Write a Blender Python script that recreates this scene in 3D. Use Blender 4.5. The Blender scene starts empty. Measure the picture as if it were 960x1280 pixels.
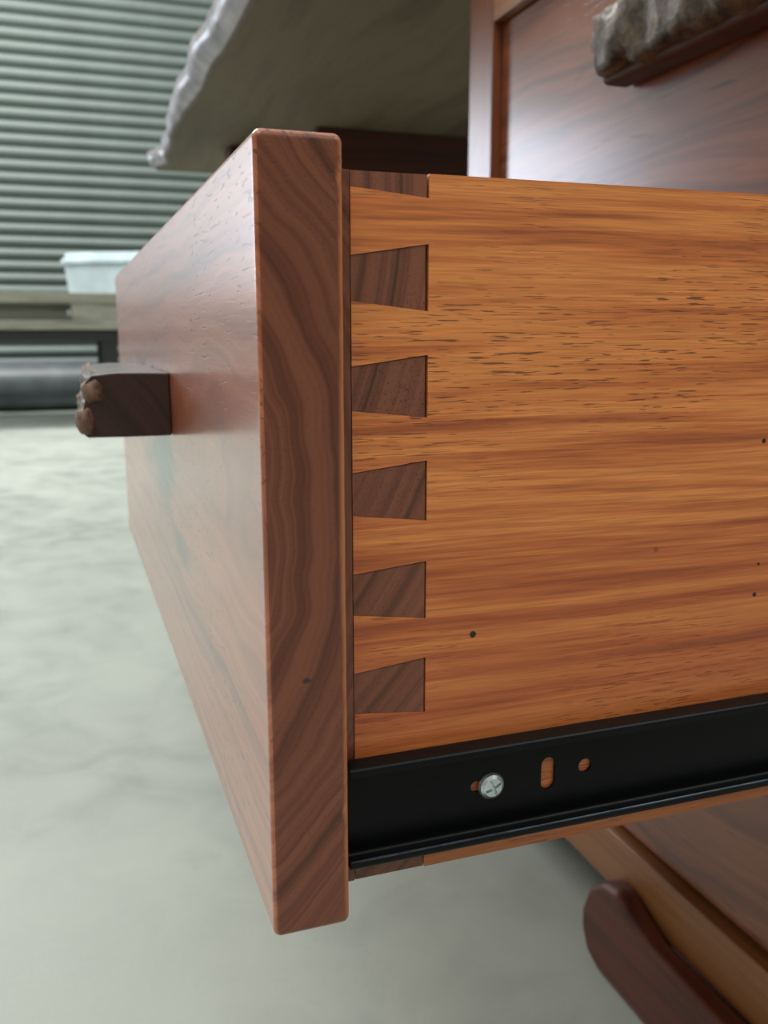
import bpy, bmesh, math, random
from mathutils import Vector, Matrix, noise

random.seed(7)
C = bpy.context.scene.collection
ZF = 0.38            # height of the open drawer's lower edge above the floor

# ------------------------------------------------------------------ camera
scene = bpy.context.scene
F_PX, YAW, PITCH, ROLL = 1128.87, 0.33769, 0.19457, -0.00125
cam_d = bpy.data.cameras.new('camera')
cam = bpy.data.objects.new('camera', cam_d)
C.objects.link(cam)
fw = Vector((math.sin(YAW) * math.cos(PITCH), math.cos(YAW) * math.cos(PITCH), -math.sin(PITCH)))
rt = Vector((math.cos(YAW), -math.sin(YAW), 0))
up = rt.cross(fw)
c_, s_ = math.cos(ROLL), math.sin(ROLL)
rt2, up2 = c_ * rt + s_ * up, -s_ * rt + c_ * up
M4 = Matrix((rt2, up2, -fw)).transposed().to_4x4()
M4.translation = Vector((-0.05252, -0.25608, 0.19181 + ZF))
cam.matrix_world = M4
cam_d.sensor_fit = 'VERTICAL'
cam_d.sensor_height = 36.0
cam_d.sensor_width = 27.0
cam_d.lens = F_PX / 1280 * 36.0
cam_d.clip_start = 0.01
cam_d.dof.use_dof = True
cam_d.dof.focus_distance = 0.31
cam_d.dof.aperture_fstop = cam_d.lens / 2.0
scene.camera = cam

# ------------------------------------------------------------------ light
scene.view_settings.view_transform = 'Standard'
scene.view_settings.look = 'None'
scene.view_settings.gamma = 1.0
scene.view_settings.use_curve_mapping = False
scene.view_settings.exposure = 0.0

world = bpy.data.worlds.new('World')
scene.world = world
world.use_nodes = True
bg = world.node_tree.nodes['Background']
bg.inputs[0].default_value = (0.98, 1.0, 0.97, 1)
bg.inputs[1].default_value = 0.72


def area(name, loc, direction, sx, sy, power, col):
    d = bpy.data.lights.new(name, 'AREA')
    d.shape = 'RECTANGLE'
    d.size, d.size_y, d.energy, d.color = sx, sy, power, col
    o = bpy.data.objects.new(name, d)
    C.objects.link(o)
    o.location = loc
    o.rotation_euler = Vector(direction).to_track_quat('-Z', 'Z' if abs(direction[2]) < .9 else 'Y').to_euler()
    return o


# daylight through the window beside the roller shutter, roof skylights, and an added rim light
area('window_daylight', (-3.2, 7.68, 1.70), (0, -1, 0), 2.1, 1.5, 80, (0.78, 0.85, 1.0))
area('roof_skylight', (-1.6, -1.6, 5.0), (0.1, 0.15, -1), 3.0, 3.0, 130, (1.0, 0.97, 0.90))
area('right_rim_light', (3.2, -2.2, 4.8), (-0.2, 0.1, -1), 2.5, 3.0, 105, (1.0, 0.97, 0.90))  # added lamp, brightens the front panel's back edge from the right
area('roof_skylight_far', (-1.4, 5.3, 4.4), (0, 0, -1), 3.5, 1.8, 330, (1.0, 0.99, 0.95))


# ------------------------------------------------------------------ materials
def lin(c):
    return tuple(((v / 255) / 12.92 if v / 255 <= 0.04045 else ((v / 255 + 0.055) / 1.055) ** 2.4) for v in c) + (1,)


class NT:
    def __init__(s, name):
        s.m = bpy.data.materials.new(name)
        s.m.use_nodes = True
        s.t = s.m.node_tree
        s.b = s.t.nodes['Principled BSDF']

    def n(s, typ, **kw):
        nd = s.t.nodes.new(typ)
        for k, v in kw.items():
            setattr(nd, k, v)
        return nd

    def put(s, sock, v):
        if hasattr(v, 'is_linked') or isinstance(v, bpy.types.NodeSocket):
            s.t.links.new(v, sock)
        else:
            sock.default_value = v

    def math(s, op, a, b=0.0, c=0.0, clamp=False):
        nd = s.n('ShaderNodeMath', operation=op, use_clamp=clamp)
        s.put(nd.inputs[0], a)
        s.put(nd.inputs[1], b)
        s.put(nd.inputs[2], c)
        return nd.outputs[0]

    def vec(s, x, y, z):
        nd = s.n('ShaderNodeCombineXYZ')
        for i, v in enumerate((x, y, z)):
            s.put(nd.inputs[i], v)
        return nd.outputs[0]

    def obj(s):
        tc = s.n('ShaderNodeTexCoord')
        sp = s.n('ShaderNodeSeparateXYZ')
        s.t.links.new(tc.outputs['Object'], sp.inputs[0])
        return tc.outputs['Object'], sp.outputs[0], sp.outputs[1], sp.outputs[2]

    def noise(s, v, scale=1.0, detail=2.0, rough=0.5, dist=0.0):
        nd = s.n('ShaderNodeTexNoise')
        s.put(nd.inputs['Vector'], v)
        nd.inputs['Scale'].default_value = scale
        nd.inputs['Detail'].default_value = detail
        nd.inputs['Roughness'].default_value = rough
        nd.inputs['Distortion'].default_value = dist
        return nd.outputs[0]

    def ramp(s, f, stops, interp='LINEAR'):
        nd = s.n('ShaderNodeValToRGB')
        nd.color_ramp.interpolation = interp
        el = nd.color_ramp.elements
        while len(el) < len(stops):
            el.new(0.5)
        for e, (p, c) in zip(el, stops):
            e.position = p
            e.color = c if len(c) == 4 else tuple(c) + (1,)
        s.put(nd.inputs[0], f)
        return nd.outputs[0]

    def step(s, f, a, b):
        nd = s.n('ShaderNodeMapRange', interpolation_type='SMOOTHSTEP')
        s.put(nd.inputs[0], f)
        nd.inputs[1].default_value, nd.inputs[2].default_value = a, b
        return nd.outputs[0]

    def mix(s, f, a, b, mode='MIX'):
        nd = s.n('ShaderNodeMix', data_type='RGBA', blend_type=mode)
        s.put(nd.inputs[0], f)
        s.put(nd.inputs[6], a)
        s.put(nd.inputs[7], b)
        return nd.outputs[2]

    def bump(s, h, strength=0.3, dist=0.001):
        nd = s.n('ShaderNodeBump')
        nd.inputs['Strength'].default_value = strength
        nd.inputs['Distance'].default_value = dist
        s.put(nd.inputs['Height'], h)
        s.t.links.new(nd.outputs[0], s.b.inputs['Normal'])
        return nd.outputs[0]

    def fin(s, col=None, rough=0.5, metal=0.0, coat=0.0, coat_rough=0.1, spec=0.5):
        if col is not None:
            s.put(s.b.inputs['Base Color'], col)
        s.put(s.b.inputs['Roughness'], rough)
        s.put(s.b.inputs['Metallic'], metal)
        s.put(s.b.inputs['Coat Weight'], coat)
        s.put(s.b.inputs['Coat Roughness'], coat_rough)
        s.put(s.b.inputs['Specular IOR Level'], spec)
        return s.m


def wood(name, stops, axis='X', centre=(0, 0), ring=80, along=1.5, warp=0.012, wa=2.0, wp=14,
         pores=0.6, pore_s=(520, 42), pore_t=(0.64, 0.70), pore_c=(60, 30, 18), fibre=0.22, rough=0.45, coat=0.5,
         coat_rough=0.12, spots=(), stains_and_glints=(), bumpy=0.25, spec=0.4, fl=(900, 14), end=0.0, band_rough=0.6):
    """Board wood: growth rings about an axis parallel to the grain, fibres and pores drawn out along the grain."""
    t = NT(name)
    v, x, y, z = t.obj()
    L, p, q = {'X': (x, y, z), 'Y': (y, x, z), 'Z': (z, x, y)}[axis]
    wn = t.noise(t.vec(t.math('MULTIPLY', L, wa), t.math('MULTIPLY', p, wp), t.math('MULTIPLY', q, wp)), 1, 2)
    dp = t.math('SUBTRACT', p, centre[0])
    dq = t.math('SUBTRACT', q, centre[1])
    r = t.math('SQRT', t.math('ADD', t.math('MULTIPLY', dp, dp), t.math('MULTIPLY', dq, dq)))
    r = t.math('ADD', r, t.math('MULTIPLY', t.math('SUBTRACT', wn, 0.5), warp * 2))
    band = t.noise(t.vec(t.math('MULTIPLY', r, ring), t.math('MULTIPLY', L, along), 3.3), 1, 5, band_rough)
    col = t.ramp(band, stops)
    fb = t.noise(t.vec(t.math('MULTIPLY', L, fl[1]), t.math('MULTIPLY', p, fl[0]), t.math('MULTIPLY', q, fl[0])), 1, 2)
    fm = t.math('ADD', 1 - fibre, t.math('MULTIPLY', fb, 2 * fibre))
    cc = t.n('ShaderNodeCombineColor')
    for i in range(3):
        t.put(cc.inputs[i], fm)
    col = t.mix(1.0, col, cc.outputs[0], 'MULTIPLY')
    en = None
    if end:
        gn = t.n('ShaderNodeNewGeometry')
        sp = t.n('ShaderNodeSeparateXYZ')
        t.t.links.new(gn.outputs['True Normal'], sp.inputs[0])
        en = t.step(t.math('ABSOLUTE', sp.outputs['XYZ'.index(axis)]), 0.6, 0.95)
        ef = t.math('ADD', end, t.math('MULTIPLY', t.math('SUBTRACT', 0.5, band), 0.5), clamp=True)
        col = t.mix(t.math('MULTIPLY', en, ef), col, lin((46, 8, 4)))
    pn = t.noise(t.vec(t.math('MULTIPLY', L, pore_s[1]), t.math('MULTIPLY', p, pore_s[0]), t.math('MULTIPLY', q, pore_s[0])), 1, 1, 0.4)
    big = t.noise(v, 14, 2)
    pm = t.math('MULTIPLY', t.step(pn, *pore_t), t.step(big, 0.38, 0.62))
    if end:
        pm = t.math('MULTIPLY', pm, t.math('SUBTRACT', 1.0, t.math('MULTIPLY', en, 0.75)))
    col = t.mix(t.math('MULTIPLY', pm, pores), col, lin(pore_c))
    for (sx, sy, sz), rad, amt, stretch, cst in stains_and_glints:
        ln = t.n('ShaderNodeVectorMath', operation='LENGTH')
        t.put(ln.inputs[0], t.vec(t.math('MULTIPLY', t.math('SUBTRACT', x, sx), stretch[0]),
                                  t.math('MULTIPLY', t.math('SUBTRACT', y, sy), stretch[1]),
                                  t.math('MULTIPLY', t.math('SUBTRACT', z, sz), stretch[2])))
        dist = t.math('ADD', ln.outputs[1], t.math('MULTIPLY', t.math('SUBTRACT', band, 0.5), rad * 1.6))
        col = t.mix(t.math('MULTIPLY', t.math('SUBTRACT', 1.0, t.step(dist, rad * 0.3, rad)), amt), col, lin(cst))
    for (sx, sy, sz), rad in spots:
        ln = t.n('ShaderNodeVectorMath', operation='DISTANCE')
        t.put(ln.inputs[0], v)
        ln.inputs[1].default_value = (sx, sy, sz)
        col = t.mix(t.math('SUBTRACT', 1.0, t.step(ln.outputs[1], rad * 0.75, rad * 1.1)), col, lin((16, 9, 6)))
    t.bump(t.math('SUBTRACT', t.math('MULTIPLY', fb, 0.25), pm), bumpy, 0.0006)
    if end:
        coat = t.math('MULTIPLY', coat, t.math('SUBTRACT', 1.0, t.math('MULTIPLY', en, 0.7)))
    return t.fin(col, rough, 0, coat, coat_rough, spec)


def stops(*a):
    n = len(a)
    return [(p, lin(c)) for p, c in a]


M = {}
M['side'] = wood('golden_drawer_side_wood',
                 stops((0.25, (104, 48, 26)), (0.35, (150, 78, 40)), (0.45, (190, 106, 54)), (0.56, (212, 132, 70)), (0.66, (190, 106, 54)), (0.78, (138, 68, 36))),
                 'X', (0.35, -0.6), ring=150, along=3.2, warp=0.006, wa=3.4, wp=18, pores=0.8, pore_s=(1900, 110), pore_t=(0.62, 0.68),
                 pore_c=(86, 42, 22), fibre=0.40, fl=(1700, 40), band_rough=0.7, rough=0.5, coat=0.25, coat_rough=0.25,
                 spots=(((0.0747, .014, .0903), .0013), ((0.1928, .014, .1525), .0010), ((0.1941, .014, .0928), .0010),
                        ((0.1949, .014, .1049), .0007)),
                 stains_and_glints=(((0.1477, .014, .1144), .0014, 0.6, (1, 1, 1), (70, 45, 25)),
                         ((0.15, .014, .02), .16, 0.42, (.3, 1, 1), (150, 66, 30))))
STY, STZ, T_PANEL = 0.290, 0.118, 0.0256
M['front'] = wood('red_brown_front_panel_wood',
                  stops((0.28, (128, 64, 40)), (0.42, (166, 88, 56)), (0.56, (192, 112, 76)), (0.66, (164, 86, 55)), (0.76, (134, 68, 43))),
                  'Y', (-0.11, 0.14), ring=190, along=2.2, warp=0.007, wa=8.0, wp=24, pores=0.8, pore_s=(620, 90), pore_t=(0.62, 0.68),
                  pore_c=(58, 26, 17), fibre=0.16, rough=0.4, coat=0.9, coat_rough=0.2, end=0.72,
                  stains_and_glints=(((0, STY, STZ), .034, 1.0, (1, .5, 1), (26, 20, 16)), ((0, STY - .075, STZ - .037), .013, 0.8, (1, .22, 1), (60, 40, 30)),
                          ((T_PANEL + .0006, 0, .12), .0030, 0.75, (1, .35, .004), (196, 128, 84)),  # highlight along the rounded back edge, painted as a tan streak
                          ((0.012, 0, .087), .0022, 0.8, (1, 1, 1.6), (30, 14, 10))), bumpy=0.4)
M['pin'] = wood('dark_pin_end_grain', stops((0.3, (70, 36, 24)), (0.45, (108, 60, 42)), (0.58, (124, 72, 51)), (0.72, (86, 45, 31))),
                'Y', (-0.15, 0.24), ring=280, along=1, warp=0.002, pores=0.6, pore_s=(1500, 1500), pore_t=(0.62, 0.68), pore_c=(40, 22, 15),
                fibre=0.15, rough=0.5, coat=0.2, coat_rough=0.3)
M['box'] = wood('drawer_box_wood', stops((0.3, (120, 66, 34)), (0.5, (176, 108, 56)), (0.7, (140, 80, 40))), 'Y', (0.3, -0.5))
M['chest'] = wood('red_chest_wood', stops((0.28, (74, 34, 20)), (0.44, (118, 60, 36)), (0.56, (142, 78, 48)), (0.72, (98, 46, 28))),
                  'Y', (0.6, -0.3), ring=90, along=1.6, warp=0.03, wa=2.5, wp=9, pores=0.7, pore_s=(300, 26), rough=0.35, coat=1.0, coat_rough=0.2)
M['chest_v'] = wood('red_chest_stile_wood', stops((0.28, (88, 44, 26)), (0.5, (136, 78, 48)), (0.72, (108, 56, 34))),
                    'Z', (0.6, -0.3), ring=90, along=1.6, rough=0.35, coat=1.0, coat_rough=0.25)
M['rail'] = wood('tan_chest_rail_wood', stops((0.28, (104, 62, 34)), (0.5, (152, 98, 56)), (0.72, (120, 72, 40))),
                 'Y', (0.6, -0.3), ring=80, along=1.6, rough=0.45, coat=0.4, coat_rough=0.25)
M['foot'] = wood('dark_red_foot_wood', stops((0.28, (56, 24, 16)), (0.5, (100, 46, 28)), (0.72, (70, 30, 19))),
                 'Y', (0.2, -0.5), ring=70, along=1.6, rough=0.5, coat=0.2, coat_rough=0.3)
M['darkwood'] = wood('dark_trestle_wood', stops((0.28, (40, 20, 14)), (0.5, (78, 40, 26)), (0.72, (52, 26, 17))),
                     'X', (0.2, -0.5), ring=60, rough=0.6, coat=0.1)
M['slab'] = wood('olive_slab_wood', stops((0.28, (82, 71, 53)), (0.5, (108, 95, 75)), (0.72, (92, 78, 58))),
                 'Y', (0.7, -0.6), ring=26, along=1.1, warp=0.05, wa=1.5, wp=5, pores=0.3, pore_s=(200, 18), rough=0.7, coat=0.0)
M['handle'] = wood('dark_handle_wood', stops((0.28, (34, 20, 19)), (0.5, (60, 37, 34)), (0.72, (44, 27, 25))),
                   'Y', (-0.1, 0.1), ring=120, rough=0.45, coat=0.4, coat_rough=0.2, spec=0.25)
M['timber'] = wood('weathered_pallet_wood', stops((0.28, (98, 98, 88)), (0.5, (140, 140, 128)), (0.72, (116, 114, 102))),
                   'X', (0.6, -0.4), ring=40, rough=0.85, coat=0.0, pores=0.3, pore_s=(90, 8))


def simple(name, rgb, rough, metal=0.0, coat=0.0, vary=0.15, scale=20, bump=0.0, spec=0.5):
    t = NT(name)
    v, *_ = t.obj()
    nz = t.noise(v, scale, 4, 0.6)
    a, b = lin([c * (1 - vary) for c in rgb]), lin([min(255, c * (1 + vary)) for c in rgb])
    col = t.ramp(nz, [(0.3, a), (0.7, b)])
    if bump:
        t.bump(nz, bump, 0.003)
    return t.fin(col, rough, metal, coat, 0.15, spec)


M['bark'] = simple('brown_bark', (98, 74, 60), 0.6, vary=0.4, scale=160, bump=0.6, coat=0.08)
M['grey_bark'] = simple('grey_brown_bark', (70, 60, 49), 0.6, vary=0.7, scale=70, bump=0.9, coat=0.12)
M['slab_bark'] = simple('pale_slab_edge', (138, 130, 140), 0.45, vary=0.3, scale=18, bump=0.5, coat=0.4)
M['black'] = simple('black_slide_enamel', (11, 12, 14), 0.36, vary=0.1, scale=300, spec=0.13)
M['worn_lip_highlight'] = simple('worn_blue_grey_lip_highlight', (60, 67, 78), 0.34, metal=0.5, vary=0.3, scale=120)  # worn edge with the lip's sky highlight put into its colour
M['black_steel'] = simple('black_bench_steel', (24, 25, 26), 0.5, vary=0.2)
M['zinc'] = simple('zinc_plated_screw', (205, 212, 216), 0.32, metal=0.85, vary=0.05, scale=500)
M['shutter'] = simple('sage_green_shutter_steel', (110, 122, 119), 0.55, vary=0.04, scale=3)
M['wall'] = simple('painted_shed_wall', (168, 172, 162), 0.8, vary=0.06, scale=2)
M['tube'] = simple('dark_grey_tube_steel', (88, 96, 100), 0.4, metal=0.0, vary=0.12, scale=6)
M['tub'] = simple('pale_blue_plastic', (204, 222, 230), 0.35, vary=0.06, scale=6)
M['tub'].node_tree.nodes['Principled BSDF'].inputs['Transmission Weight'].default_value = 0.12

t = NT('worn_concrete')
v, x, y, z = t.obj()
n1 = t.noise(v, 1.3, 4, 0.55)
n2 = t.noise(v, 9, 5, 0.6, 0.6)
n3 = t.noise(v, 240, 2, 0.5)
mixed = t.math('ADD', t.math('MULTIPLY', n1, 0.5), t.math('ADD', t.math('MULTIPLY', n2, 0.42), t.math('MULTIPLY', n3, 0.08)))
col = t.ramp(mixed, stops((0.34, (136, 143, 137)), (0.48, (164, 171, 164)), (0.60, (176, 183, 175)), (0.72, (154, 161, 154))))
t.bump(n3, 0.08, 0.002)
M['concrete'] = t.fin(col, t.ramp(n2, [(0.3, (0.42,) * 3), (0.7, (0.62,) * 3)]), 0, 0, spec=0.45)


# ------------------------------------------------------------------ builders
ORG = {}


def empty(name, loc, label=None, cat=None, group=None, kind=None):
    o = bpy.data.objects.new(name, None)
    o.empty_display_size = 0.05
    C.objects.link(o)
    o.location = loc
    ORG[o] = Vector(loc)
    tag(o, label, cat, group, kind)
    return o


def tag(o, label=None, cat=None, group=None, kind=None):
    for k, val in (('label', label), ('category', cat), ('group', group), ('kind', kind)):
        if val:
            o[k] = val
    return o


def mesh(name, bm, mat, parent=None, smooth=False, bevel=0.0, seg=3, angle=40):
    """bm holds world coordinates; they are stored relative to the parent's base."""
    org = ORG.get(parent, Vector((0, 0, 0)))
    if parent is None:
        xs = [v.co for v in bm.verts]
        org = Vector((sum(v.x for v in xs) / len(xs), sum(v.y for v in xs) / len(xs), min(v.z for v in xs)))
    bmesh.ops.recalc_face_normals(bm, faces=bm.faces)
    bm.transform(Matrix.Translation(-org))
    me = bpy.data.meshes.new(name)
    bm.to_mesh(me)
    bm.free()
    me.materials.append(M[mat])
    o = bpy.data.objects.new(name, me)
    C.objects.link(o)
    if parent is None:
        o.location = org
    else:
        o.parent = parent
    ORG[o] = org
    if bevel:
        for p in me.polygons:
            p.use_smooth = True
        b = o.modifiers.new('bevel', 'BEVEL')
        b.width, b.segments, b.limit_method, b.angle_limit = bevel, seg, 'ANGLE', math.radians(angle)
        b.harden_normals = True
    elif smooth:
        for p in me.polygons:
            p.use_smooth = True
    return o


def box(x0, x1, y0, y1, z0, z1, bm=None):
    bm = bm or bmesh.new()
    vs = [bm.verts.new((x, y, z)) for x in (x0, x1) for y in (y0, y1) for z in (z0, z1)]
    for f in ((0, 1, 3, 2), (4, 6, 7, 5), (0, 4, 5, 1), (2, 3, 7, 6), (0, 2, 6, 4), (1, 5, 7, 3)):
        bm.faces.new([vs[i] for i in f])
    return bm


def prism(pts, axis, a, b, bm=None):
    """extrude a closed outline (list of 2D points) along an axis from a to b"""
    bm = bm or bmesh.new()

    def P(u, w, k):
        return {'X': (k, u, w), 'Y': (u, k, w), 'Z': (u, w, k)}[axis]
    A = [bm.verts.new(P(u, w, a)) for u, w in pts]
    B = [bm.verts.new(P(u, w, b)) for u, w in pts]
    bm.faces.new(A)
    bm.faces.new(B[::-1])
    n = len(pts)
    for i in range(n):
        bm.faces.new((A[i], A[(i + 1) % n], B[(i + 1) % n], B[i]))
    return bm


def tube(p0, p1, r, n=24, bm=None):
    bm = bm or bmesh.new()
    p0, p1 = Vector(p0), Vector(p1)
    q = (p1 - p0).to_track_quat('Z', 'Y')
    ra = [bm.verts.new(p0 + q @ Vector((r * math.cos(2 * math.pi * i / n), r * math.sin(2 * math.pi * i / n), 0))) for i in range(n)]
    rb = [bm.verts.new(p1 + q @ Vector((r * math.cos(2 * math.pi * i / n), r * math.sin(2 * math.pi * i / n), 0))) for i in range(n)]
    bm.faces.new(ra[::-1])
    bm.faces.new(rb)
    for i in range(n):
        bm.faces.new((ra[i], ra[(i + 1) % n], rb[(i + 1) % n], rb[i]))
    return bm


def loft(rings, bm=None, caps=True):
    bm = bm or bmesh.new()
    R = [[bm.verts.new(p) for p in r] for r in rings]
    n = len(R[0])
    for a, b in zip(R, R[1:]):
        for i in range(n):
            bm.faces.new((a[i], a[(i + 1) % n], b[(i + 1) % n], b[i]))
    if caps:
        bm.faces.new(R[0][::-1])
        bm.faces.new(R[-1])
    return bm


def lump(bm, c, rx, ry, rz, seed=0, amp=0.35, freq=90):
    g = bmesh.ops.create_icosphere(bm, subdivisions=3, radius=1.0)
    for v in g['verts']:
        n_ = v.co.normalized()
        k = 1 + amp * noise.noise(n_ * 1.6 + Vector((seed * 3.1, seed, 0))) + amp * .4 * noise.noise(n_ * 4 + Vector((seed, 2, 5)))
        v.co = Vector(c) + Vector((n_.x * rx, n_.y * ry, n_.z * rz)) * k
    return bm


def Z(v):
    return v + ZF


# ------------------------------------------------------------------ the setting
floor = mesh('floor', box(-9, 9, -6, 7.8, -0.15, 0), 'concrete')
tag(floor, kind='structure')

WY = 7.44
wb = bmesh.new()
box(-9, -4.3, WY + .06, WY + .26, 0, 5.6, wb)
box(-4.3, -2.1, WY + .06, WY + .26, 2.48, 5.6, wb)
box(-4.3, -2.1, WY + .06, WY + .26, 0, 0.92, wb)
box(-2.1, -1.12, WY + .06, WY + .26, 0, 5.6, wb)
box(-1.12, 5.2, WY + .06, WY + .26, 3.75, 5.6, wb)
box(5.2, 9, WY + .06, WY + .26, 0, 5.6, wb)
tag(mesh('wall_back', wb, 'wall'), kind='structure')
tag(mesh('wall_front', box(-9, 9, -6.2, -6.0, 0, 5.6), 'wall'), kind='structure')
tag(mesh('wall_left', box(-9.2, -9, -6.2, 7.7, 0, 5.6), 'wall'), kind='structure')
tag(mesh('wall_right', box(9, 9.2, -6.2, 7.7, 0, 5.6), 'wall'), kind='structure')
w1 = empty('window_1', (-3.2, WY + .1, .92), None, None, None, 'structure')
for xx in ((-4.3, -4.25), (-2.15, -2.1)):
    mesh('window_frame', box(xx[0], xx[1], WY + .04, WY + .12, .92, 2.48), 'wall', w1)
for zz in ((.92, .97), (2.43, 2.48)):
    mesh('window_frame', box(-4.25, -2.15, WY + .04, WY + .12, zz[0], zz[1]), 'wall', w1)

# roller shutter: a curtain of slats, each a shallow convex rib with a tucked joint below it
shutter = empty('door_1', (2.0, WY, 0), 'sage green steel roller shutter with horizontal ribs behind the workbench', None, None, 'structure')
PITCH_S = 0.0921
prof = []
for i in range(9):
    a = i / 8
    prof.append((WY - 0.026 * math.sin(math.pi * (0.12 + 0.80 * a)) ** 0.8, 0.026 + (PITCH_S - 0.028) * a))
prof = [(WY + 0.012, 0.0), (WY + 0.006, 0.020)] + prof + [(WY + 0.012, PITCH_S - 0.001)]
slat_me = None
for k in range(40):
    z0 = 0.02 + k * PITCH_S
    if slat_me is None:
        bm = prism([(y_, z_) for y_, z_ in prof], 'X', -1.1, 5.18)
        bm.transform(Matrix.Translation((0, 0, z0)))
        first = mesh('slat', bm, 'shutter', shutter)
        slat_me = first.data
    else:
        s = bpy.data.objects.new('slat', slat_me)
        C.objects.link(s)
        s.parent = shutter
        s.location = (0, 0, k * PITCH_S)
for xs in ((-1.16, -1.06), (5.14, 5.24)):
    mesh('guide_rail', box(xs[0], xs[1], WY - .05, WY + .059, 0, 3.75), 'shutter', shutter)

# ------------------------------------------------------------------ the open drawer
T, W, H = 0.02555, 0.671, 0.247
SY = 0.014          # outer face of the drawer side
TS = 0.016          # its thickness
DEPTH = 0.60
dr = empty('open_drawer', (0, 0, ZF), 'open wooden drawer with dovetailed golden side, pulled out toward the camera', 'drawer')

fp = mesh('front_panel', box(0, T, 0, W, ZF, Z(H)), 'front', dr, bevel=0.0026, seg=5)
tag(fp, 'thick red-brown panel with glossy face and dark end grain')

# the golden side with its tails
LX, PX, ZT, ZB = 0.0318, 0.0572, 0.2399, 0.0058
pins = [(0.2153, 0.2192, 0.1988, 0.2017), (0.1819, 0.1853, 0.1654, 0.1681), (0.1486, 0.1515, 0.1315, 0.1347),
        (0.1154, 0.1178, 0.0979, 0.1015), (0.0815, 0.0841, 0.0644, 0.0673)]      # top-left, top-right, bottom-right, bottom-left

def side_board(name, y0, y1):
    bm = box(PX, DEPTH, y0, y1, Z(ZB), Z(ZT))
    lows = [p for p in pins] + [(0.0145, 0.0170, None, None)]
    top = (0.2351, 0.2328)
    for tl, tr, br, bl in lows:
        prism([(LX, Z(top[0])), (PX, Z(top[1])), (PX, Z(tr)), (LX, Z(tl))], 'Y', y0, y1, bm)
        top = (bl, br)
    return mesh(name, bm, 'side', dr)


tag(side_board('drawer_side', SY, SY + TS), 'golden streaked side board with dovetail tails')
side_board('drawer_side', W - SY - TS, W - SY)

bf = mesh('drawer_box_front', box(PX - .0004, T + .0003, SY + TS + .0003, W - SY - TS - .0003, Z(ZB), Z(ZT)), 'pin', dr)
lap = mesh('lap_edge', box(T + .0002, LX - .0003, SY + .0002, W - SY - .0002, Z(ZB), Z(ZT)), 'front', bf)
G = 0.0007
polys = [[(LX, ZT - .0002), (PX - G, ZT - .0002), (PX - G, 0.2329), (LX, 0.2352)]]
for (tl, tr, br, bl), G in zip(pins, (.0010, .0009, .0006, .0005, .0005)):
    polys.append([(LX, tl - .0002), (PX - G, tr - .00035), (PX - G, br + .00005), (LX, bl + .00005)])
polys.append([(LX, 0.0143), (PX - G, 0.0167), (PX - G, ZB + .0002), (LX, ZB + .0002)])
for pl in polys:
    for (y0, y1) in ((SY + .0003, SY + TS), (W - SY - TS, W - SY - .0003)):
        mesh('dovetail_pin', prism([(u, Z(w)) for u, w in pl], 'Y', y0, y1), 'pin', bf)
mesh('drawer_back', box(DEPTH - .016, DEPTH - .0002, SY + TS + .0002, W - SY - TS - .0002, Z(ZB + .01), Z(ZT - .01)), 'box', dr)
mesh('drawer_bottom', box(PX + .0002, DEPTH - .0162, SY + TS + .0002, W - SY - TS - .0002, Z(ZB + .008), Z(ZB + .014)), 'box', dr)


# black slide rail: a channel with slots punched in its web, flanges turned out
def curve_plate(outline, holes, thick):
    cu = bpy.data.curves.new('plate', 'CURVE')
    cu.dimensions, cu.fill_mode, cu.extrude = '2D', 'BOTH', thick / 2
    for pts in [outline] + holes:
        sp = cu.splines.new('POLY')
        sp.points.add(len(pts) - 1)
        for p, (u, w) in zip(sp.points, pts):
            p.co = (u, w, 0, 1)
        sp.use_cyclic_u = True
    o = bpy.data.objects.new('plate', cu)
    C.objects.link(o)
    dg = bpy.context.evaluated_depsgraph_get()
    me = bpy.data.meshes.new_from_object(o.evaluated_get(dg))
    bm = bmesh.new()
    bm.from_mesh(me)
    bpy.data.objects.remove(o)
    bpy.data.meshes.remove(me)
    return bm


def slot(x0, z0, x1, z1, r, n=10):
    d = Vector((x1 - x0, z1 - z0))
    a0 = math.atan2(d.y, d.x) if d.length > 1e-6 else 0
    pts = [(x1 + r * math.cos(a0 - math.pi / 2 + math.pi * i / n), z1 + r * math.sin(a0 - math.pi / 2 + math.pi * i / n)) for i in range(n + 1)]
    pts += [(x0 + r * math.cos(a0 + math.pi / 2 + math.pi * i / n), z0 + r * math.sin(a0 + math.pi / 2 + math.pi * i / n)) for i in range(n + 1)]
    return pts


RX0, RX1 = 0.0275, 0.585
web_y = SY - 0.0012


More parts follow.
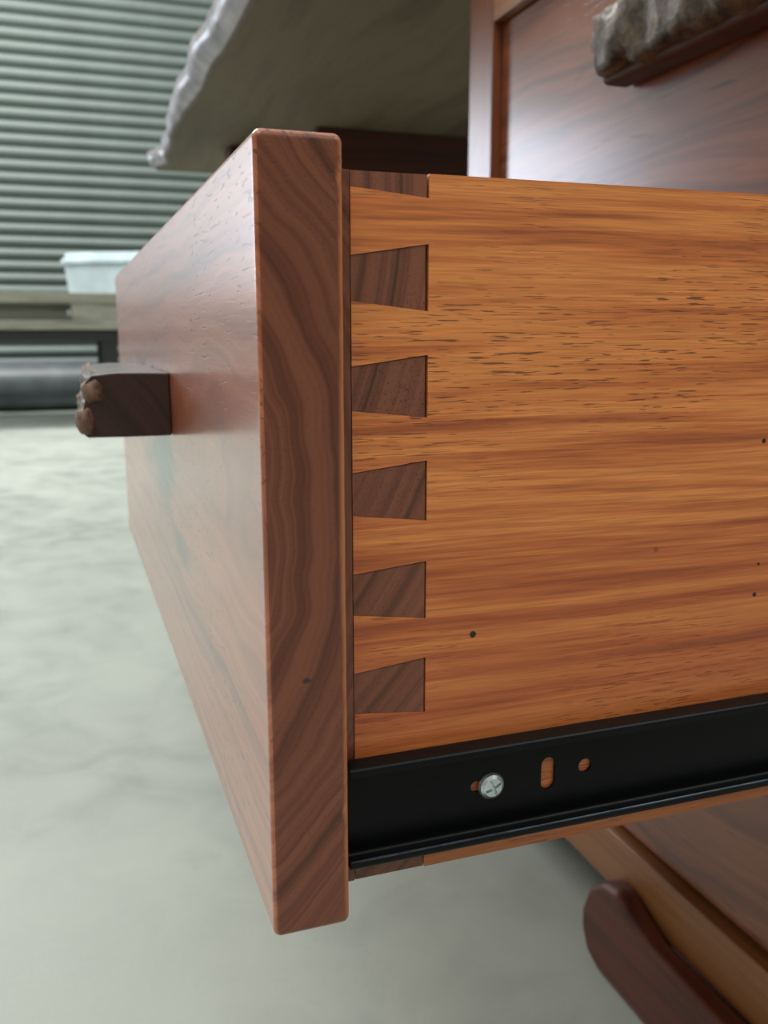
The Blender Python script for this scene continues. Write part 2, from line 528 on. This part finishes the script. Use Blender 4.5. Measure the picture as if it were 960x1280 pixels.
def slide_rail(sgn, ywood):
    bm = curve_plate([(RX0, .0205), (RX1, .0205), (RX1, .0490), (RX0, .0490)],
                     [slot(.0765, .0337, .0845, .0331, .0021), slot(.1054, .0305, .1054, .0374, .0028), slot(.1209, .0344, .1209, .0344, .0027),
                      slot(.36, .0344, .368, .0344, .0024), slot(.50, .0305, .50, .0374, .0028)], 0.0010)
    # plate lies in XY: stand it up in XZ
    bm.transform(Matrix(((1, 0, 0, 0), (0, 0, 1, 0), (0, 1, 0, ZF), (0, 0, 0, 1))))
    bm.transform(Matrix.Translation((0, ywood - sgn * 0.0007, 0)))
    th = 0.0010

    def strip(path):
        # path of (distance out from the wood, z): centre line given thickness th
        L, R = [], []
        for i, (a, b) in enumerate(path):
            p0 = path[max(i - 1, 0)]
            p1 = path[min(i + 1, len(path) - 1)]
            d = Vector((p1[0] - p0[0], p1[1] - p0[1])).normalized()
            L.append((a - d.y * th / 2, b + d.x * th / 2))
            R.append((a + d.y * th / 2, b - d.x * th / 2))
        pts = L + R[::-1]
        prism([(ywood - sgn * a, Z(b)) for a, b in pts], 'X', RX0, RX1, bm)
    arc = lambda cx, cz, r, a0, a1, n=5: [(cx + r * math.cos(math.radians(a0 + (a1 - a0) * i / n)), cz + r * math.sin(math.radians(a0 + (a1 - a0) * i / n))) for i in range(n + 1)]
    strip([(.0007, .0206)] + arc(.0027, .0180, .0020, 180, 270) + arc(.0075, .0172, .0013, 270, 360)[1:] + [(.0088, .0184)])
    strip([(.0007, .0489)] + arc(.0020, .0502, .0013, 180, 90) + arc(.0075, .0502, .0013, 90, 0) + [(.0088, .0490)])
    bmesh.ops.triangulate(bm, faces=[f for f in bm.faces if len(f.verts) > 4])
    return mesh('slide_rail', bm, 'black', dr)


rail_near = slide_rail(1, SY)
mesh('rail_lip_highlight', tube((RX0, SY - .0088, Z(.0185)), (RX1, SY - .0088, Z(.0185)), .00045, 10), 'worn_lip_highlight', rail_near, smooth=True)  # thin strip added to carry the lip's painted highlight
tag(rail_near, 'black metal drawer slide with punched slots')
slide_rail(-1, W - SY)

# pan head screw with a cross recess
bm = bmesh.new()
HR = 0.0050
profile = [(0.0, 0.0026), (HR * .35, .00258), (HR * .68, .0022), (HR * .9, .0014), (HR, .0005), (HR, 0.0)]
n = 32
rings = [[bm.verts.new((r * math.cos(2 * math.pi * i / n), r * math.sin(2 * math.pi * i / n), h)) for i in range(n)] for r, h in profile[1:]]
cap = bm.verts.new((0, 0, profile[0][1]))
for i in range(n):
    bm.faces.new((cap, rings[0][i], rings[0][(i + 1) % n]))
for a, b in zip(rings, rings[1:]):
    for i in range(n):
        bm.faces.new((a[i], b[i], b[(i + 1) % n], a[(i + 1) % n]))
bm.faces.new(rings[-1][::-1])
bmesh.ops.recalc_face_normals(bm, faces=bm.faces)
hm = bpy.data.meshes.new('h')
bm.to_mesh(hm)
bm.free()
ho = bpy.data.objects.new('h', hm)
C.objects.link(ho)
cb = bmesh.new()
wv, ln_ = 0.00055, 0.0031
cross = [(wv, wv), (ln_, wv), (ln_, -wv), (wv, -wv), (wv, -ln_), (-wv, -ln_), (-wv, -wv), (-ln_, -wv), (-ln_, wv), (-wv, wv), (-wv, ln_), (wv, ln_)]
prism(cross, 'Z', .0009, .004, cb)
cb.transform(Matrix.Rotation(math.radians(24), 4, 'Z'))
bmesh.ops.recalc_face_normals(cb, faces=cb.faces)
cm = bpy.data.meshes.new('c')
cb.to_mesh(cm)
cb.free()
co = bpy.data.objects.new('c', cm)
C.objects.link(co)
mod = ho.modifiers.new('b', 'BOOLEAN')
mod.object, mod.operation, mod.solver = co, 'DIFFERENCE', 'EXACT'
me = bpy.data.meshes.new_from_object(ho.evaluated_get(bpy.context.evaluated_depsgraph_get()))
bm = bmesh.new()
bm.from_mesh(me)
bpy.data.objects.remove(ho)
bpy.data.objects.remove(co)
bm.transform(Matrix.Translation((0.0823, web_y + .0001, Z(.0332))) @ Matrix.Rotation(math.radians(90), 4, 'X'))
tag(mesh('screw', bm, 'zinc', rail_near), 'bright zinc screw with cross recess')


# ------------------------------------------------------------------ live-edge handles
def handle(name, parent, xw, reach, y0, y1, z0, z1, seed, mat_bark, under=0.0, n=22):
    """a split branch piece: sawn ends, top and bottom, natural outer edge"""
    rings = []
    for i in range(n + 1):
        a = i / n
        y_ = y0 + (y1 - y0) * a
        nz = lambda k, s=9.0: noise.noise(Vector((a * s, seed * 7.3 + k, 1.7)))
        rx = reach * (1 + 0.10 * nz(0))
        if i:
            rx *= 0.92
        zt, zb = z1 + .002 * nz(1), z0 + .002 * nz(2)
        h = zt - zb
        rings.append([(xw, y_, zb), (xw, y_, zt), (xw - rx * .55, y_, zt + .0005), (xw - rx * .82, y_, zt - h * .02), (xw - rx * .90, y_, zt - h * .14),
                      (xw - rx * (.90 + .05 * nz(3)), y_, zt - h * .38), (xw - rx * (.95 + .05 * nz(4)), y_, zt - h * .62),
                      (xw - rx * .97, y_, zt - h * .86), (xw - rx * .90, y_, zb + h * .01), (xw - rx * .5, y_, zb)])
    h_ = mesh(name, loft(rings), 'handle', parent, bevel=0.0012, seg=2, angle=30)
    bm = bmesh.new()
    rnd = random.Random(seed)
    return h_, rnd


hd, rnd = handle('handle', dr, 0.0, 0.0485, 0.2317, 0.42, Z(.139), Z(.172), 3, 'bark')
tag(hd, 'dark live-edge wooden pull with bark on its outer edge')
bm = bmesh.new()
lump(bm, (-.0385, .2352, Z(.1630)), .0062, .0062, .0070, 1, .2)
lump(bm, (-.0428, .2352, Z(.1478)), .0052, .0062, .0082, 2, .2)
for k in range(14):
    a = k / 13
    lump(bm, (-.0355 + rnd.uniform(-.002, .002), .248 + .168 * a, Z(.1625 + rnd.uniform(-.003, .003))), .006, .010, .0062, 10 + k, .4)
    lump(bm, (-.0385 + rnd.uniform(-.002, .002), .246 + .168 * a, Z(.148 + rnd.uniform(-.002, .003))), .005, .010, .0070, 40 + k, .4)
mesh('bark_edge', bm, 'bark', hd, smooth=True)

# ------------------------------------------------------------------ the chest
D = 0.3954
CY0, CY1 = -0.060, 0.731       # outer faces
IY0, IY1 = -0.002, 0.673       # opening
FT = 0.028                     # frame thickness
ch = empty('chest_of_drawers', (D + .25, 0.335, 0), 'red-brown wooden chest of drawers the open drawer is pulled from', 'chest')
mesh('stile', box(D, D + FT, IY1, CY1, Z(-.309), Z(.60)), 'chest_v', ch, bevel=.0015)
mesh('stile', box(D, D + FT, CY0, IY0, Z(-.309), Z(.60)), 'chest_v', ch, bevel=.0015)
for z0, z1, nm, mt in ((.5117, .60, 'rail', 'rail'), (.252, .2790, 'rail', 'rail'), (-.040, -.004, 'rail', 'rail'), (-.309, -.2580, 'bottom_rail', 'rail')):
    mesh(nm, box(D, D + FT, IY0 + .0002, IY1 - .0002, Z(z0), Z(z1)), mt, ch, bevel=.0015)
mesh('side_panel', box(D + FT + .0003, D + .52, CY1 - .022, CY1 - .002, Z(-.309), Z(.60)), 'chest_v', ch)
mesh('side_panel', box(D + FT + .0003, D + .52, CY0 + .002, CY0 + .022, Z(-.309), Z(.60)), 'chest_v', ch)
mesh('back_panel', box(D + .521, D + .531, CY0 + .002, CY1 - .002, Z(-.309), Z(.60)), 'chest_v', ch)
mesh('chest_top', box(D - .02, D + .55, CY0 - .02, CY1 + .015, Z(.6003), Z(.63)), 'chest', ch, bevel=.003)
mesh('bottom_panel', box(D + FT + .0003, D + .52, CY0 + .0225, CY1 - .0225, Z(-.305), Z(-.293)), 'chest_v', ch)
up_f = mesh('drawer_front', box(D + .011, D + .034, IY0 + .0015, IY1 - .0015, Z(.2810), Z(.5097)), 'chest', ch, bevel=.001)
tag(up_f, 'closed upper drawer front, glossy red-brown with gnarled pull')
lo_f = mesh('drawer_front', box(D + .011, D + .034, IY0 + .0015, IY1 - .0015, Z(-.2530), Z(-.0420)), 'chest', ch, bevel=.001)
tag(lo_f, 'closed lower drawer front in shade')

# gnarled pull of the upper drawer: pointed knuckle at its far end, pale grey weathered bark
n = 40
rings = []
YA, YB = 0.474, 0.16
for i in range(n + 1):
    a = i / n
    y_ = YA + (YB - YA) * a
    grow = min(1.0, (a / 0.15) ** 0.8) if a > 0 else 0.04
    hump = noise.noise(Vector((a * 7, 3.1, 0.2)))
    zc = .4400 - .015 * min(1, a / .12)
    gt = min(1.0, (a / 0.30) ** 0.8) if a > 0 else 0.04
    hh = (.0285 + .006 * hump) * grow
    rx = (.042 + .008 * noise.noise(Vector((a * 8, 9.1, 0.7)))) * (0.35 + 0.65 * grow)
    ring = []
    m = 18
    for j in range(m):
        th = 2 * math.pi * j / m
        kx, kz = math.cos(th), math.sin(th)
        wob = 1 + .20 * noise.noise(Vector((a * 16, kx * 1.5, kz * 1.5 + 4))) + .10 * noise.noise(Vector((a * 40, kx * 3, kz * 3)))
        X_ = D + .011 - rx * (0.5 - 0.5 * (abs(kx) ** .6) * (1 if kx > 0 else -1)) * wob if kx < 0.99 else D + .0115
        ring.append((min(X_, D + .0125), y_, Z(zc + hh * ((gt / grow) if kz > 0 else 1) * (abs(kz) ** .7) * (1 if kz > 0 else -1) * wob)))
    rings.append(ring)
mesh('handle_under_shade', box(D - .016, D + .0108, .17, .437, Z(.391), Z(.406)), 'darkwood', up_f, bevel=.006)  # dark bar standing in for the shade under the pull
gh = mesh('handle', loft(rings), 'grey_bark', up_f, smooth=True)
tag(gh, 'gnarled grey-brown live-edge pull')


# feet: blocks with a rounded far end, proud of the bottom rail
def foot(y_end, y_start):
    s = 1 if y_end > y_start else -1
    L = abs(y_end - y_start)
    pts = [(0, 0), (L - .030, 0), (L - .010, .008), (L, .028), (L, .048), (L - .010, .074), (L - .030, .090), (L - .052, .0935), (L - .075, .084), (L - .10, .0745), (0, .0705)]
    bm = prism([(y_start + s * a, b) for a, b in pts], 'X', D - .024, D - .0006)
    pts2 = [(a, min(b, .0702)) for a, b in pts]
    prism([(y_start + s * a, b) for a, b in pts2], 'X', D - .0006, D + .06, bm)
    return mesh('foot', bm, 'foot', ch, bevel=.007, seg=3, angle=25)


foot(.398, -.05)
for (y0, y1) in ((CY0 + .01, CY0 + .11), (CY1 - .11, CY1 - .01)):
    mesh('foot', box(D + .40, D + .50, y0, y1, 0.0, Z(-.3093)), 'foot', ch, bevel=.006)
mesh('foot', box(D + .03, D + .10, CY1 - .10, CY1 - .015, 0.0, Z(-.3093)), 'foot', ch, bevel=.006)

# ------------------------------------------------------------------ slab table behind the chest
ST = empty('slab_table', (0.65, 1.5, 0), 'live-edge slab table seen from below behind the open drawer', 'table')
edge = [(0.150, .80), (0.159, .969), (0.1605, 1.07), (0.1600, 1.172), (0.155, 1.24), (0.1570, 1.32), (0.1612, 1.402), (0.167, 1.52), (0.168, 1.60), (0.172, 1.70), (0.1762, 1.795), (0.190, 1.90), (0.188, 2.02), (0.198, 2.10), (0.172, 2.185), (0.188, 2.2187)]
zu, tk = .60, .036


def reach(ey):
    a = min(1, max(0, (ey - 1.40) / .40))
    return .026 * (1 - a) + .006 * a + (.008 if ey > 2.08 else 0)


edge = [(ex + reach(ey) * .9 + (.016 if ey < 1.5 else .009), ey) for ex, ey in edge]
rows = []
for i, (ex, ey) in enumerate(edge):
    w1 = .012 * noise.noise(Vector((ey * 5, 1, 1)))
    rows.append([(1.15, ey, Z(zu)), (ex, ey, Z(zu)), (ex - reach(ey) * .3, ey, Z(zu + .008)), (ex - reach(ey) * .5, ey, Z(zu + .020)), (ex - reach(ey) * .6, ey, Z(zu + tk)), (1.15, ey, Z(zu + tk))])
bm = loft(rows)
sl = mesh('slab_top', bm, 'slab', ST)
# the natural edge as a part of its own, knobbly
rows = []
n = 90
for i in range(n + 1):
    ey = .80 + (2.2187 - .80) * i / n
    for (a, b) in zip(edge, edge[1:]):
        if a[1] <= ey <= b[1] + 1e-6:
            f_ = (ey - a[1]) / (b[1] - a[1])
            ex = a[0] + (b[0] - a[0]) * f_
    w = .004 * noise.noise(Vector((ey * 9, 4, 2)))
    w2 = .003 * noise.noise(Vector((ey * 24, 2, 7)))
    rc = reach(ey)
    rows.append([(ex + .004, ey, Z(zu - .0006)), (ex - rc * .2 + w2, ey, Z(zu + .002)), (ex - rc * .62 + w + w2, ey, Z(zu + .009)), (ex - rc * .95 + w, ey, Z(zu + .022 + w2)),
                 (ex - rc + w, ey, Z(zu + tk)), (ex + .004, ey, Z(zu + tk + .0006))])
mesh('live_edge', loft(rows), 'slab_bark', ST, smooth=True)
mesh('cross_beam', box(.325, 1.08, 1.84, 1.91, Z(.50), Z(.5995)), 'darkwood', ST, bevel=.004)
for (x0, y0) in ((.40, 1.84), (1.0, 1.84), (.55, 1.64), (1.0, 1.64)):
    mesh('leg', box(x0, x0 + .07, y0 - .001, y0 + .065, 0, Z(.4998)), 'darkwood', ST, bevel=.004)
mesh('pedestal_panel', box(.46, 1.10, 1.60, 1.635, Z(.20), Z(.5995)), 'darkwood', ST, bevel=.003)

# ------------------------------------------------------------------ workbench, pallet, tub, tube in the background
BY = 5.70
WB = empty('workbench', (-.85, BY + .45, 0), 'low black steel workbench in front of the roller shutter, under the weathered pallet', 'bench')
for y0 in (BY, BY + .82):
    mesh('frame_rail', box(-2.0, .300, y0, y0 + .08, Z(.150), Z(.2195)), 'black_steel', WB, bevel=.004)
for x0 in (-2.0, .220):
    mesh('frame_rail', box(x0, x0 + .08, BY + .0805, BY + .8195, Z(.150), Z(.2195)), 'black_steel', WB, bevel=.004)
for x0 in (-1.98, .186):
    for y0 in (BY, BY + .82):
        mesh('leg', box(x0, x0 + .095, y0, y0 + .08, 0, Z(.1498)), 'black_steel', WB, bevel=.004)

PL = empty('pallet', (-.75, BY + .45, Z(.22)), 'weathered grey timber pallet lying on the black workbench', 'pallet')
for k in range(7):
    y0 = BY - .03 + k * .145
    mesh('deck_board', box(-1.9, .52, y0, y0 + .118, Z(.379 + .0005), Z(.439)), 'timber', PL, bevel=.003)
for (x0, x1) in ((-1.86, -1.70), (-.75, -.58), (.02, .50)):
    for y0 in (BY - .025, BY + .40, BY + .80):
        mesh('block', box(x0, x1, y0, y0 + .10, Z(.2775), Z(.379)), 'timber', PL, bevel=.003)
mesh('stringer', box(-1.69, .0, BY + .42, BY + .47, Z(.2775), Z(.379)), 'timber', PL)
for y0 in (BY - .028, BY + .40, BY + .80):
    mesh('bottom_board', box(-1.9, .52, y0, y0 + .105, Z(.2203), Z(.277)), 'timber', PL, bevel=.003)

TB = empty('storage_tub', (.26, BY + .35, Z(.4392)), 'pale blue plastic tub with lid standing on the pallet', 'tub')


def rounded(hx, hy, r, z, n=5):
    pts = []
    for (sx, sy, a0) in ((1, 1, 0), (-1, 1, 90), (-1, -1, 180), (1, -1, 270)):
        for i in range(n + 1):
            a = math.radians(a0 + 90 * i / n)
            pts.append((sx * (hx - r) + r * math.cos(a), sy * (hy - r) + r * math.sin(a), z))
    return pts


def place(rings):
    q = Matrix.Translation((.355, BY + .40, Z(.4392))) @ Matrix.Rotation(math.radians(-30), 4, 'Z')
    return [[tuple(q @ Vector(p)) for p in r] for r in rings]


mesh('tub_body', loft(place([rounded(.29, .19, .03, 0), rounded(.305, .205, .035, .16), rounded(.305, .205, .035, .195)])), 'tub', TB, bevel=.003, angle=50)
mesh('rim', loft(place([rounded(.318, .218, .04, .195), rounded(.322, .222, .04, .200), rounded(.322, .222, .04, .222), rounded(.318, .218, .04, .226)])), 'tub', TB)
mesh('lid', loft(place([rounded(.305, .205, .035, .226), rounded(.300, .200, .035, .262), rounded(.27, .17, .03, .268)])), 'tub', TB, bevel=.003, angle=50)

tb = mesh('steel_tube', tube((-3.2, 7.20, .186), (2.4, 7.20, .186), .185, 40), 'tube', None, smooth=False, bevel=.003, angle=60)
tag(tb, 'thick dark grey steel tube lying on the floor along the roller shutter', 'tube')
